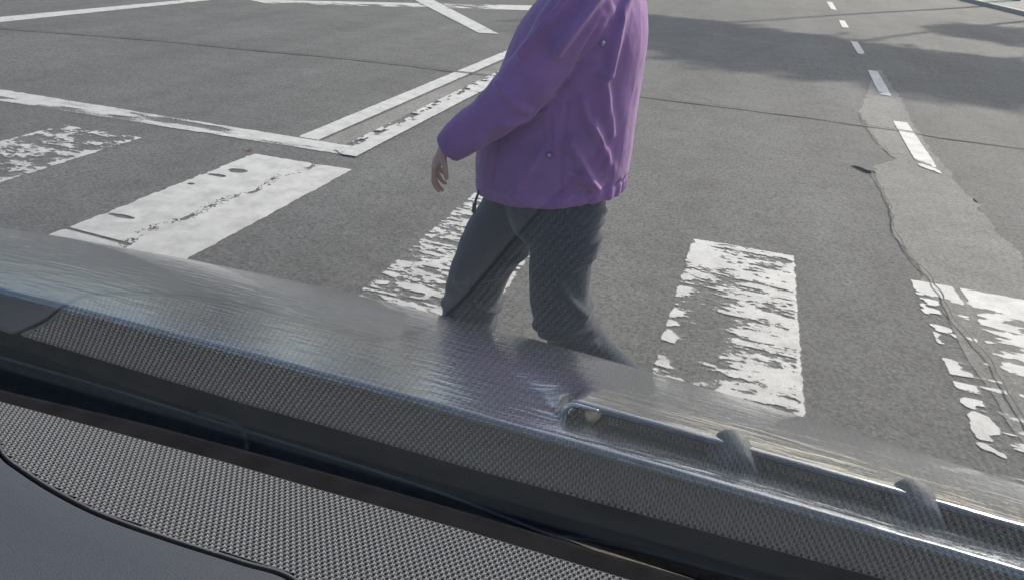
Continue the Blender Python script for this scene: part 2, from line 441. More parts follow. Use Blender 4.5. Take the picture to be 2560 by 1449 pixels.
# ------------------------------------------------------------------ trees beyond the junction (they throw the strip of shade on the road)
bark = simple_mat("bark", (0.10, 0.075, 0.055), 0.95, vary=0.4, vscale=9, bump=0.8, bscale=40)
def leaf_mat(name, c):
    m, nt, b = new_mat(name)
    oi = N(nt, "ShaderNodeNewGeometry")
    r = ramp(nt, [(0, tuple(x * .6 for x in c)), (1, tuple(x * 1.5 for x in c))])
    nt.links.new(oi.outputs["Random Per Island"], r.inputs["Fac"]); nt.links.new(r.outputs["Color"], b.inputs["Base Color"])
    b.inputs["Roughness"].default_value = 0.6
    return m
leaves = leaf_mat("tree_leaves", (0.055, 0.085, 0.025))
def make_tree(name, loc, h, rx, rz, label, seed, n=5200):
    r = np.random.default_rng(seed)
    hc_ = .86 if rz < 2.5 else .62
    root = empty(name, loc)
    tag(root, label, "tree", "trees beyond the junction")
    tb = MB()
    tb.tube(spline([(0, 0, 0), (.08, .02, h * .25), (-.05, .1, h * .55), (.05, 0, h * .85)], 12), np.linspace(.17, .04, 12), 10)
    for k in range(9):
        z0 = h * (.82 - .05 * rz * (rz > 2.5) + .015 * k) - .4; a = k * 2.4; l = rx * (1 - .06 * k)
        tb.tube(spline([(0, 0, z0), (l * .4 * math.cos(a), l * .4 * math.sin(a), z0 + .35), (l * .8 * math.cos(a), l * .8 * math.sin(a), z0 + 1.1)], 6), np.linspace(.06, .02, 6), 6)
    tb.build("trunk", bark, root)
    # leaf clumps through the crown's volume
    ncl = 150
    C = r.normal(size=(ncl, 3)); C /= np.linalg.norm(C, axis=1)[:, None]; C *= (r.random(ncl) ** .45)[:, None]
    C = C * [rx, rx, rz] * .82 + [0, 0, h * hc_]
    c = C[r.integers(0, ncl, n)] + r.normal(size=(n, 3)) * [.42, .42, .34]
    s = r.uniform(.14, .34, n) * (1 if rz < 2.5 else .8)
    A = r.normal(size=(n, 3)); A /= np.linalg.norm(A, axis=1)[:, None]
    B = np.cross(A, r.normal(size=(n, 3))); B /= np.linalg.norm(B, axis=1)[:, None]
    V = np.stack([c - A * s[:, None], c + B * s[:, None] * .55, c + A * s[:, None], c - B * s[:, None] * .55], 1).reshape(-1, 3)
    mesh_obj("crown", V, np.arange(n * 4).reshape(-1, 4), leaves, root, smooth=False)
    return root
def shade_at(gx, gy, h):
    """where a crown at height h must stand for its shade to fall on (gx, gy)"""
    k = h / sun_dir.z
    return (gx + sun_dir.x * k, gy + sun_dir.y * k, 0)
TREES = [(-1.9, 14.4, 20, 1.5, 1.2), (0.6, 13.6, 18.5, 1.6, 1.2), (3.0, 12.9, 17, 1.7, 1.2), (5.6, 12.3, 16, 1.9, 1.3), (8.3, 17.5, 16, 2.2, 1.4), (5.8, 20.8, 17, 1.3, .8), (9.9, 24.5, 15.5, 2.4, 1.6), (10.5, 12.5, 16, 2.6, 1.8)]
TL = ["tree throwing the left end of the road shade", "tree throwing shade on the bluish dash", "tree throwing the middle of the road shade", "tree throwing the right part of the road shade",
      "broad tree shading the upper right of the road", "small tree shading a thin streak at the upper right", "tall tree nearest the far kerb", "tallest tree, outermost on the right"]
for i, ((gx, gy, hh, rx, rz), lab) in enumerate(zip(TREES, TL)):
    make_tree("roadside_tree", shade_at(gx, gy, hh * .86), hh, rx, rz, lab, 100 + i, 8500)
for i, (x, y, hh) in enumerate([(-13, 30, 9), (-7.5, 33, 10), (-1.5, 36, 9), (-19, 27, 8)]):
    make_tree("roadside_tree", (x, y, 0), hh, 3.0, 3.0, ["far tree mirrored in the left part of the bonnet", "tallest far tree straight ahead", "far tree right of the tallest one", "leftmost far tree, beyond the corner"][i], 300 + i, 4200)

# ------------------------------------------------------------------ car
CX = -0.47                                 # middle of the car
def paint_car():
    m, nt, b = new_mat("silver_paint"); L = nt.links
    v = coords(nt, (6, 30, 30)); v2 = coords(nt)
    n = N(nt, "ShaderNodeTexNoise"); n.inputs["Scale"].default_value = 2.2; n.inputs["Detail"].default_value = 5; L.new(v, n.inputs["Vector"])
    fl = N(nt, "ShaderNodeTexNoise"); fl.inputs["Scale"].default_value = 260; fl.inputs["Detail"].default_value = 3; L.new(v2, fl.inputs["Vector"])
    r = ramp(nt, [(0.3, (0.10, 0.117, 0.145)), (0.7, (0.15, 0.172, 0.205))]); L.new(fl.outputs["Fac"], r.inputs["Fac"])
    L.new(r.outputs["Color"], b.inputs["Base Color"])
    b.inputs["Metallic"].default_value = 0.75
    b.inputs["Roughness"].default_value = 0.24
    b.inputs["Coat Weight"].default_value = 1.0; b.inputs["Coat Roughness"].default_value = 0.03; b.inputs["Coat IOR"].default_value = 1.9
    bp = N(nt, "ShaderNodeBump"); bp.inputs["Strength"].default_value = 1.0; bp.inputs["Distance"].default_value = 0.0021
    L.new(n.outputs["Fac"], bp.inputs["Height"]); L.new(bp.outputs["Normal"], b.inputs["Coat Normal"]); L.new(bp.outputs["Normal"], b.inputs["Normal"])
    return m
M["car"] = paint_car()
M["black_plastic"] = simple_mat("black_plastic", (0.016, 0.017, 0.02), 0.5, vary=0.3, vscale=60, bump=0.15, bscale=500)
M["cowl"] = simple_mat("cowl_plastic", (0.019, 0.0185, 0.019), 0.8, spec=0.25, vary=0.3, vscale=40)
M["edge"] = simple_mat("panel_edge", (0.075, 0.075, 0.078), 0.8, spec=0.2)
M["edge_highlight"] = simple_mat("pale_highlight", (0.35, 0.34, 0.33), 0.7)  # pale grey of the highlight painted along the cowl edge
M["ledge"] = simple_mat("ledge_plastic", (0.075, 0.073, 0.074), 0.75, spec=0.3, vary=0.2, vscale=90)
M["rubber"] = simple_mat("rubber", (0.022, 0.023, 0.026), 0.45, vary=0.2, vscale=40)
M["void"] = simple_mat("recess_shade", (0.011, 0.0105, 0.0115), 0.95, spec=0.05, vary=0.3)  # near-black colour stands for the shade inside gaps, holes and slot
M["pad"] = simple_mat("dash_pad", (0.036, 0.039, 0.049), 0.55, vary=0.10, vscale=400, bump=0.35, bscale=900)
M["grille"] = simple_mat("grille_plastic", (0.128, 0.127, 0.130), 0.6, vary=0.12, vscale=160)
M["chrome"] = simple_mat("bright_trim", (0.62, 0.62, 0.6), 0.16, 1.0, vary=0.05)
M["grey_plastic"] = simple_mat("grey_plastic", (0.16, 0.175, 0.19), 0.5, vary=0.15, vscale=60, bump=0.2, bscale=300)
M["lug"] = simple_mat("lug_plastic", (0.07, 0.078, 0.088), 0.6, vary=0.3, vscale=90, bump=0.3, bscale=250)
M["wire"] = simple_mat("wire", (0.20, 0.185, 0.17), 0.5, 0.2, vary=0.2)
M["tyre"] = simple_mat("tyre_rubber", (0.02, 0.02, 0.02), 0.85)
M["headliner"] = simple_mat("headliner", (0.30, 0.29, 0.27), 0.95, vary=0.1)
M["beige"] = simple_mat("beige_reflection", (0.66, 0.5, 0.33), 0.4, vary=0.2)  # warm colour of a lamp reflection, put on a solid nub
def glass_mat():
    m = bpy.data.materials.new("windscreen_glass"); m.use_nodes = True; nt = m.node_tree; L = nt.links
    nt.nodes.remove(nt.nodes["Principled BSDF"])
    lw = N(nt, "ShaderNodeLayerWeight"); lw.inputs["Blend"].default_value = 0.5
    pw = N(nt, "ShaderNodeMath", operation='POWER'); L.new(lw.outputs["Facing"], pw.inputs[0]); pw.inputs[1].default_value = 5
    ma = N(nt, "ShaderNodeMath", operation='MULTIPLY_ADD', use_clamp=True); L.new(pw.outputs[0], ma.inputs[0]); ma.inputs[1].default_value = 0.52; ma.inputs[2].default_value = 0.03
    tr = N(nt, "ShaderNodeBsdfTransparent"); tr.inputs[0].default_value = (0.955, 0.97, 0.965, 1)
    gl = N(nt, "ShaderNodeBsdfGlossy"); gl.inputs["Roughness"].default_value = 0.0
    ms = N(nt, "ShaderNodeMixShader")
    L.new(ma.outputs[0], ms.inputs[0]); L.new(tr.outputs[0], ms.inputs[1]); L.new(gl.outputs[0], ms.inputs[2])
    # thin film of dust on the pane catches the sun
    du = N(nt, "ShaderNodeBsdfTranslucent"); du.inputs[0].default_value = (0.66, 0.83, 1.0, 1)
    vv_ = coords(nt); dn_ = N(nt, "ShaderNodeTexNoise"); dn_.inputs["Scale"].default_value = 14; dn_.inputs["Detail"].default_value = 5; L.new(vv_, dn_.inputs["Vector"])
    dm = N(nt, "ShaderNodeMath", operation='MULTIPLY_ADD'); L.new(dn_.outputs["Fac"], dm.inputs[0]); dm.inputs[1].default_value = 0.004; dm.inputs[2].default_value = 0.0020
    m2 = N(nt, "ShaderNodeMixShader"); L.new(dm.outputs[0], m2.inputs[0]); L.new(ms.outputs[0], m2.inputs[1]); L.new(du.outputs[0], m2.inputs[2])
    L.new(m2.outputs[0], nt.nodes["Material Output"].inputs["Surface"])
    return m
M["glass"] = glass_mat()

car = empty("car", (0, 0, 0))
tag(car, "silver grey van with black cowl and grey mesh dashboard, stopped in front of the crossing", "car")

# bonnet surface -----------------------------------------------------------
Y0, A2, S_, K_, C_, C3, XC = 0.5958, 0.0164, 0.2489, 0.2854, 0.0105, 0.0586, -0.7595
XL, XR = -1.62, 0.80
US = 0.056; XV = -0.118; HV = 0.0225
def bonnet_y(x, u): return Y0 - A2 * (x - XC) ** 2 + u
def bonnet_z(x, u):
    X2 = (x - XC) ** 2
    return H - 0.45 - C_ * X2 - S_ * u - K_ * u * u - C3 * u * X2
def bulge(x, u):
    """raised part of the bonnet that ends at the rear-facing air slot"""
    return HV * smoothstep(XV - 0.014 - .16 * smoothstep(US, US + .16, u), XV + 0.010 + .10 * smoothstep(US, US + .2, u), x) * smoothstep(0.62, 0.10, u)
xs = np.unique(np.round(np.r_[np.linspace(XL, XV - .03, 110), np.linspace(XV - .03, XV + .03, 26), np.linspace(XV + .03, XR, 60)], 5))
nx = len(xs)
rows = []
# rounded rear lip
for a in np.linspace(-80, 90, 8):
    q = math.radians(a); rr = 0.0075
    rows.append(("lip", rr * (1 - math.cos(math.radians(90 - a)) * 0 - 0) , q))
V = []
nrow = 0
for a in np.linspace(-90, 90, 9):
    q = math.radians(a); rr = 0.0055
    for x in xs: V.append((x, bonnet_y(x, 0) - rr * math.cos(q) + 0.0, bonnet_z(x, 0) - rr + rr * math.sin(q)))
    nrow += 1
us_a = np.linspace(0.004, US - 0.0005, 8)
for u in us_a:
    for x in xs: V.append((x, bonnet_y(x, u), bonnet_z(x, u)))
    nrow += 1
kslot = nrow
us_b = np.r_[US, US + 0.002, US + .009, np.linspace(US + 0.018, 0.98, 46)]
for j, u in enumerate(us_b):
    for x in xs:
        b_ = bulge(x, u)
        edge = (0.0025 if j == 0 else 0) * (b_ / HV)
        V.append((x, bonnet_y(x, u), bonnet_z(x, u) + b_ - edge))
    nrow += 1
# front of the bonnet rolls over and drops
for (du, dz) in ((.05, -.05), (.09, -.12), (.11, -.2)):
    for x in xs: V.append((x, bonnet_y(x, .98) + du, bonnet_z(x, .98) + dz))
    nrow += 1
F = []
for r_ in range(nrow - 1):
    for i in range(nx - 1):
        if r_ == kslot - 1 and 0.5 * (xs[i] + xs[i + 1]) > XV: continue      # the open slot
        a = r_ * nx + i
        F.append((a, a + 1, a + nx + 1, a + nx))
bonnet = mesh_obj("bonnet", V, F, M["car"], car)

# the air slot: dark inside, bright rim, wire mesh, grey lugs ----------------
def on_slot(x, dz=0.0, du=0.0): return (x, bonnet_y(x, US + du), bonnet_z(x, US) + dz)
mb = MB(); n_ = 40
xx = np.linspace(XV, XR - .02, n_)
prof = [(-.0008, -.004), (.05, -.022), (.05, -.004), (.003, .0192)]
for (du, dz) in prof: mb.V += [on_slot(x, dz, du) for x in xx]
for r_ in range(3):
    for i in range(n_ - 1): mb.F.append((r_ * n_ + i, r_ * n_ + i + 1, (r_ + 1) * n_ + i + 1, (r_ + 1) * n_ + i))
mb.build("slot_duct", M["void"], bonnet)
xr = np.linspace(XV + .035, XR - .01, 60)
P = [on_slot(XV + .0, .000, -.003), on_slot(XV + .001, .012, -.003), on_slot(XV + .008, .0185, -.002), on_slot(XV + .022, 0.0190, -.001), on_slot(XV + .036, 0.0190, -.0006)]
rim = MB(); rim.tube(spline(P, 30), np.linspace(.0042, .0014, 30), 8); rim.build("slot_cap", M["chrome"], bonnet)
rim = MB(); rim.tube(spline([on_slot(x, .0182, .0000) for x in xr], 110), .0015, 8); rim.build("slot_trim", M["lug"], bonnet)
wm = MB()
for (a, b) in ((-.07, .035), (.088, .20), (.255, .40)):
    for x in np.arange(a, b, .0042):
        p = on_slot(x, .0005, .006); q = on_slot(x - .001, .0078, .009); wm.tube([p, q], .0005, 4)
    for k in range(4):
        z = .0012 + .0021 * k
        wm.tube([on_slot(x, z, .006 + .001 * k) for x in np.linspace(a, b, 12)], .0005, 4)
wm.build("wire_mesh", M["wire"], bonnet)
def lug(xc):
    """rounded lug closing the slot"""
    V = []; prof = [(-.026, -.003), (-.024, .010), (-.021, .020), (-.014, .0275), (-.004, .030), (.006, .0285), (.014, .022), (.020, .012), (.026, -.003)]
    m = len(prof)
    for du, s, sh in ((.02, .97, -.005), (.006, 1.0, -.002), (-.008, .98, .002), (-.016, .85, .004)):
        for (px, pz) in prof: V.append(on_slot(xc + px * s + sh, pz * (s if pz > 0 else 1) - (.006 if du < -.005 else 0) * (pz > 0), du + .10 * max(0, pz)))
    F = []
    for r_ in range(3):
        for i in range(m - 1): F.append((r_ * m + i, r_ * m + i + 1, (r_ + 1) * m + i + 1, (r_ + 1) * m + i))
    F.append(tuple(3 * m + i for i in range(m))); F.append(tuple(i for i in range(m))[::-1])
    return mesh_obj("slot_lug", V, F, M["lug"], bonnet, sub=2)
for x in (0.062, 0.232, 0.42): lug(x)
cl = MB(); p = on_slot(-.088, .008, .008)  # beige nub stands for the reflection of a lamp in the slot
cl.tube(spline([(p[0] - .006, p[1], p[2] - .006), p, (p[0] + .004, p[1] - .001, p[2] + .008)], 8), np.array([.007, .0085, .009, .0085, .008, .007, .005, .003]), 10)
cl.build("slot_reflection", M["beige"], bonnet)

# lower body, front, wheels --------------------------------------------------
yF = bonnet_y(CX, .98) + .13
zF = H - 1.09
fr = MB()
fr.box(XL + .02, XR - .02, yF - .18, yF - .03, .26, .36)
fr.build("front_panel", M["car"], car, bevel=.04)
bu = MB(); bu.box(XL - .02, XR + .02, yF - .14, yF + .02, .16, .33); bu.build("bumper", M["black_plastic"], car, bevel=.05)
for xh in (XL + .22, XR - .22):
    hl = MB(); hl.box(xh - .13, xh + .13, yF - .05, yF - .01, .27, .35); hl.build("headlight", M["chrome"], car, bevel=.03)
for s, x in ((-1, XL), (1, XR)):
    # fender following the bonnet edge, then door skin
    uu = np.r_[np.linspace(0, .98, 20), 1.09]
    top = [(x, bonnet_y(x, u), bonnet_z(x, u) - .006 + (bulge(x, u) if s > 0 else 0) - (0.2 if u > 1 else 0)) for u in uu]
    fb = MB(); n2 = len(top)
    for dx, zf in ((0, None), (.035 * s, -.03), (.06 * s, -.10), (.06 * s, .42), (.02 * s, .28)):
        fb.V += [(t_[0] + dx, t_[1], t_[2] if zf is None else (t_[2] + zf if zf < 0 else zf)) for t_ in top]
    for r_ in range(4):
        for i in range(n2 - 1): fb.F.append((r_ * n2 + i, r_ * n2 + i + 1, (r_ + 1) * n2 + i + 1, (r_ + 1) * n2 + i))
    fb.build("fender", M["car"], car)
    dr = MB(); xo = x + .06 * s
    dr.box(min(x + .02 * s, xo), max(x + .02 * s, xo), -1.6, .575, .30, 1.06); dr.build("side_panel", M["car"], car, bevel=.015)
    wh = MB()
    for (r0, r1, mat_) in ((.21, .34, None),):
        pass
    cx_, cy_, cz_ = x - .06 * s, 1.02, .34
    tv = []; tf = []; nn_ = 40; prof = [(.20, -.10), (.31, -.11), (.34, -.08), (.34, .08), (.31, .11), (.20, .10)]
    for k in range(nn_):
        q = 2 * math.pi * k / nn_
        for (rr, dx) in prof: tv.append((cx_ + dx, cy_ + rr * math.cos(q), cz_ + rr * math.sin(q)))
    tf = grid_faces(nn_, 6, 0, True)
    wheel = mesh_obj("wheel", tv, tf, M["tyre"], car)
    hv = []; hp = [(.0, .03), (.06, .035), (.10, .01), (.19, .05), (.205, .09)]
    for k in range(nn_):
        q = 2 * math.pi * k / nn_
        for (rr, dx) in hp: hv.append((cx_ + dx * s, cy_ + rr * math.cos(q), cz_ + rr * math.sin(q)))
    mesh_obj("rim", hv, grid_faces(nn_, 5, 0, True), M["chrome"], wheel)

fl_ = MB(); fl_.box(XL + .05, XR - .05, -1.6, .50, .28, .32); fl_.build("floor_pan", M["black_plastic"], car)
rp = MB(); rp.box(XL + .05, XR - .05, -1.66, -1.61, .30, 1.06); rp.build("rear_panel", M["car"], car, bevel=.015)
bk = MB(); bk.box(XL + .06, XR - .06, .525, .55, .32, .94); bk.build("bulkhead", M["black_plastic"], car)
for sx in (CX - .5, CX + .5):
    st = MB(); st.box(sx - .25, sx + .25, -.95, -.42, .33, .62); st.build("seat", M["black_plastic"], car, bevel=.06)
    st = MB(); st.box(sx - .24, sx + .24, -1.12, -.96, .45, 1.12); st.build("seat_back", M["black_plastic"], car, bevel=.06)
# windscreen -------------------------------------------------------------------
YB, DB, AL = 0.515, 0.50, math.radians(48)
def on_glass(x, s, off=0.0):
    """s metres up the pane from the dashboard line; off = outwards"""
    return (x, YB - s * math.cos(AL) + off * math.sin(AL), H - DB + s * math.sin(AL) + off * math.cos(AL))
gm = MB(); nS = 2
gx = [XL + .10, XR - .10]
for off in (0.0, 0.0015):
    for (x, s) in ((gx[0], -.162), (gx[1], -.162), (gx[1] - .12, .90), (gx[0] + .12, .90)): gm.V.append(on_glass(x, s, off))
gm.F = [(3, 2, 1, 0), (4, 5, 6, 7), (0, 1, 5, 4), (1, 2, 6, 5), (2, 3, 7, 6), (3, 0, 4, 7)]
gm.build("windscreen", M["glass"], car, smooth=False)
# A pillars, roof, headliner
for s, x0, x1 in ((-1, gx[0], gx[0] + .12), (1, gx[1], gx[1] - .12)):
    pm = MB(); pm.tube([on_glass(x0 + .02 * s, -.16), on_glass(x0 * .5 + x1 * .5 + .03 * s, .4), on_glass(x1 + .03 * s, .93)], .05, 12)
    pm.build("pillar", M["car"], car)
rf = MB(); p = on_glass(0, .93)
rx = np.linspace(gx[0] + .09, gx[1] - .09, 14); ry = np.linspace(p[1] + .01, -1.6, 12)
for dz in (0.0, -.035):
    for x in rx:
        for y in ry: rf.V.append((x, y, p[2] + .035 + .05 * (1 - ((x - CX) / .95) ** 2) * min(1, (p[1] - y) / .3 + .15) + dz - .05 * abs((x - CX) / .95) ** 3))
rf.F = grid_faces(14, 12) + [f[::-1] for f in grid_faces(14, 12, 14 * 12)]
rf.build("roof", M["car"], car)

# cowl, seal, wiper -----------------------------------------------------------
cw = MB(); cxx = np.linspace(XL + .05, XR - .05, 60)
cprof = [(.012, -.010), (.045, -.05), (.052, -.18)]
for (dy, dz) in cprof: cw.V += [(x, bonnet_y(x, 0) + dy, bonnet_z(x, 0) + dz) for x in cxx]
for r_ in range(len(cprof) - 1):
    for i in range(59): cw.F.append((r_ * 60 + i, r_ * 60 + i + 1, (r_ + 1) * 60 + i + 1, (r_ + 1) * 60 + i))
cowl = cw.build("cowl", M["cowl"], car)
SX = [-1.37, -.94, -.759, -.575, -.351, -.237, -.105, 0, .5]
SY = [.638, .638, .636, .630, .621, .615, .607, .602, .597]
SZ = [.602, .600, .599, .598, .596, .597, .604, .612, .625]
ct = MB()  # thin pale tube standing for the highlight on the cowl edge
ct.tube(spline([(a, b, H - c) for a, b, c in zip(SX, SY, SZ)], 90), .0021, 6)
ct.build("cowl_edge_highlight", M["edge_highlight"], cowl)
cb = MB(); bx = np.linspace(-1.37, .5, 70)
for (dy, dz) in ((.006, -.003), (-.002, -.0035), (-.05, -.032), (-.09, -.09)): cb.V += [(x, np.interp(x, SX, SY) + dy, H - np.interp(x, SX, SZ) + dz) for x in bx]
for r_ in range(3):
    for i in range(69): cb.F.append((r_ * 70 + i, r_ * 70 + i + 1, (r_ + 1) * 70 + i + 1, (r_ + 1) * 70 + i))
cb.build("cowl_ledge", M["ledge"], cowl)
# parked wiper: only the curved end of its arm stands above the cowl edge
wiper = MB()
wz = H - .588
wiper.tube(spline([(-.59, .632, wz - .006), (-.56, .630, wz - .002), (-.53, .625, wz), (-.51, .616, wz - .004), (-.497, .602, wz - .016)], 40), .0026, 8)
wiper.build("wiper_arm", M["grey_plastic"], car)

# dashboard ------------------------------------------------------------------
BT = math.radians(10); TB = math.tan(BT)
def dash(x, g, dz=0.0):
    return (x, YB - g * math.cos(BT), H - DB + g * math.sin(BT) + dz)
far_pts = [(-1.5, .075), (-.85, .060), (-.6904, .0539), (-.5064, .047), (-.4172, .0438), (-.3117, .043), (-.17, .0395), (0, .0405), (.6, .045)]
near_pts = [(-.72, .054), (-.665, .085), (-.6300, .112), (-.5957, .1327), (-.5613, .1434), (-.5095, .1556), (-.4491, .1645), (-.3775, .1662), (-.3111, .165), (-.2605, .1660), (-.20, .205), (-.12, .32), (-.02, .43), (.12, .47), (.35, .47), (.64, .47), (.70, .46), (.71, .045)]
def far_g(x): return np.interp(x, [p[0] for p in far_pts], [p[1] for p in far_pts])
near_s = spline(near_pts, 200)
def near_g(x): return np.interp(x, near_s[:, 0], near_s[:, 1])

dashboard = empty("dashboard", (0, 0, 0)); dashboard.parent = car
# soft pad: everything nearer than the speaker panel, rolled edge
pad = MB(); pxs = np.r_[np.linspace(XL + .12, -.73, 10), np.linspace(-.72, .71, 170), np.linspace(.712, XR - .07, 4)]
prow = []
G_end = .62
def pad_start(x): return near_g(x) if -.72 <= x <= .71 else far_g(x)
offs = [(0, -.008), (.0008, -.003), (.0022, -.0006), (.005, 0.0008)]
for (dg, dz) in offs: pad.V += [dash(x, pad_start(x) + dg, dz) for x in pxs]
for k in range(1, 16):
    t_ = k / 15
    for x in pxs:
        g0 = pad_start(x) + .005; g = g0 + (G_end - g0) * t_
        pad.V.append(dash(x, g, .0008 + .010 * math.sin(min(1, (g - g0) / .25) * math.pi / 2) - .5 * max(0, g - .42) ** 1.5))
npx = len(pxs)
for r_ in range(len(offs) + 14):
    for i in range(npx - 1): pad.F.append((r_ * npx + i, (r_ + 1) * npx + i, (r_ + 1) * npx + i + 1, r_ * npx + i + 1))
pad.build("dash_pad", M["pad"], dashboard)

# perforated speaker panel: real holes, staggered
PX, PG = 0.0058, 0.0045
def grille():
    gx0, gx1 = -.70, .70
    V = []; F = []
    nh = 8; ang = (np.arange(nh) + .5) / nh * 2 * math.pi
    cc, ss = np.cos(ang), np.sin(ang)
    out = np.c_[np.clip(cc * 1.6, -1, 1), np.clip(ss * 1.6, -1, 1)] * .5
    I = []
    ng = int(.475 / PG)
    for j in range(ng):
        for i in range(int((gx1 - gx0) / PX)):
            x = gx0 + (i + (.5 if j % 2 else 0)) * PX
            g = .0435 + (j + .5) * PG
            g += (far_g(x) - .0405)
            if near_g(x) - .0045 > g > far_g(x): I.append((x, g))
    I = np.array(I)
    # ring levels: outer square (low), crown of the rib (high), hole lip, hole floor
    lev = [(1.0, None, 0.0), (.78, None, .0007), (None, .285, .0002), (None, .265, -.004)]
    base = 0; Vs = []
    for k, (so, sh, z) in enumerate(lev):
        if so is not None:
            ox = out[:, 0] * PX * so; og = out[:, 1] * PG * so
        else:
            ox = cc * PX * sh; og = ss * PG * sh * 1.05
        Vs.append(np.stack([I[:, None, 0] + ox[None], I[:, None, 1] + og[None], np.full((len(I), nh), z)], -1))
    A = np.stack(Vs, 1)                       # cell, level, k, 3
    nc = len(I); A = A.reshape(nc * 4 * nh, 3)
    co = np.c_[A[:, 0], YB - A[:, 1] * math.cos(BT), H - DB + A[:, 1] * math.sin(BT) + A[:, 2] - .0012]
    f0 = []
    for l in range(3):
        for k in range(nh):
            k2 = (k + 1) % nh
            f0.append((l * nh + k, l * nh + k2, (l + 1) * nh + k2, (l + 1) * nh + k))
    f0 = np.array(f0)
    FF = (f0[None] + (np.arange(nc) * 4 * nh)[:, None, None]).reshape(-1, 4)
    me = bpy.data.meshes.new("speaker_grille")
    me.vertices.add(len(co)); me.vertices.foreach_set("co", co.astype(np.float32).ravel())
    me.loops.add(FF.size); me.loops.foreach_set("vertex_index", FF.ravel().astype(np.int32))
    me.polygons.add(len(FF)); me.polygons.foreach_set("loop_start", np.arange(0, FF.size, 4, dtype=np.int32)); me.polygons.foreach_set("loop_total", np.full(len(FF), 4, dtype=np.int32))
    me.update(calc_edges=True); me.materials.append(M["grille"])
    o = bpy.data.objects.new("speaker_grille", me); col.objects.link(o); o.parent = dashboard
    return o
grille()
rm = MB(); rx_ = near_s[near_s[:, 0] > -.705]; rx_ = np.array([(x, near_g(x)) for x in np.linspace(-.70, .70, 300)])
for (dg, dz) in ((-.0052, -.0022), (-.0048, -.0008), (-.0028, -.0008), (-.0022, -.0014), (-.0018, -.006)): rm.V += [dash(x, g + dg, dz) for x, g in rx_]
for r_ in range(4):
    for i in range(299): rm.F.append((r_ * 300 + i, r_ * 300 + i + 1, (r_ + 1) * 300 + i + 1, (r_ + 1) * 300 + i))
rm.build("grille_border", M["edge"], dashboard)
# near-black sheet: shade painted in below the holes and along the channel in front of the panel
ch = MB(); cx2 = np.linspace(XL + .12, XR - .12, 50)
bb = lambda x: np.interp(x, [-1.5, -.719, -.543, -.40, -.196, 0, .6], [.045, .032, .017, .012, .009, .011, .012])
for fn in (lambda x: dash(x, .62, -.06), lambda x: dash(x, .50, -.012), lambda x: dash(x, far_g(x) - .0005, -.008), lambda x: dash(x, bb(x) + .006, -.006), lambda x: dash(x, bb(x), -.006), lambda x: dash(x, bb(x) - .002, -.12)):
    ch.V += [fn(x) for x in cx2]
for r_ in range(5):
    for i in range(49): ch.F.append((r_ * 50 + i, r_ * 50 + i + 1, (r_ + 1) * 50 + i + 1, (r_ + 1) * 50 + i))
ch.build("defrost_channel", M["void"], dashboard)

# ------------------------------------------------------------------ person
M["skin"] = simple_mat("skin", (0.42, 0.235, 0.175), 0.5, vary=0.12, vscale=40, bump=0.1, bscale=400)
def cloth_mat(name, c, rough=0.8, weave=900, sheen=0.2, vary=.12):
    m, nt, b = new_mat(name); L = nt.links
    v = coords(nt)
    n = N(nt, "ShaderNodeTexNoise"); n.inputs["Scale"].default_value = 14; n.inputs["Detail"].default_value = 6; L.new(v, n.inputs["Vector"])
    r = ramp(nt, [(.3, tuple(x * (1 - vary) for x in c)), (.7, tuple(x * (1 + vary) for x in c))]); L.new(n.outputs["Fac"], r.inputs["Fac"]); L.new(r.outputs["Color"], b.inputs["Base Color"])
    b.inputs["Roughness"].default_value = rough; b.inputs["Sheen Weight"].default_value = sheen; b.inputs["Specular IOR Level"].default_value = .25
    p = noise_bump(nt, b, v, 45, .25, .004, 5, sock=None)
    noise_bump(nt, b, v, weave, .25, .001, 2, prev=p)
    return m
M["jacket"] = cloth_mat("purple_softshell", (0.225, 0.088, 0.268))
M["trouser"] = cloth_mat("dark_trouser_cloth", (0.013, 0.018, 0.033), .75)
M["hair"] = simple_mat("hair", (0.07, 0.045, 0.03), 0.55, vary=.4, vscale=60, bump=.8, bscale=120)
M["shoe"] = simple_mat("shoe_leather", (0.025, 0.022, 0.02), 0.5, vary=.3)
M["sole"] = simple_mat("shoe_sole", (0.12, 0.115, 0.11), 0.8)
M["snap"] = simple_mat("snap_metal", (0.34, 0.31, 0.37), 0.3, .9)
M["cord"] = simple_mat("black_cord", (0.01, 0.01, 0.012), 0.7)

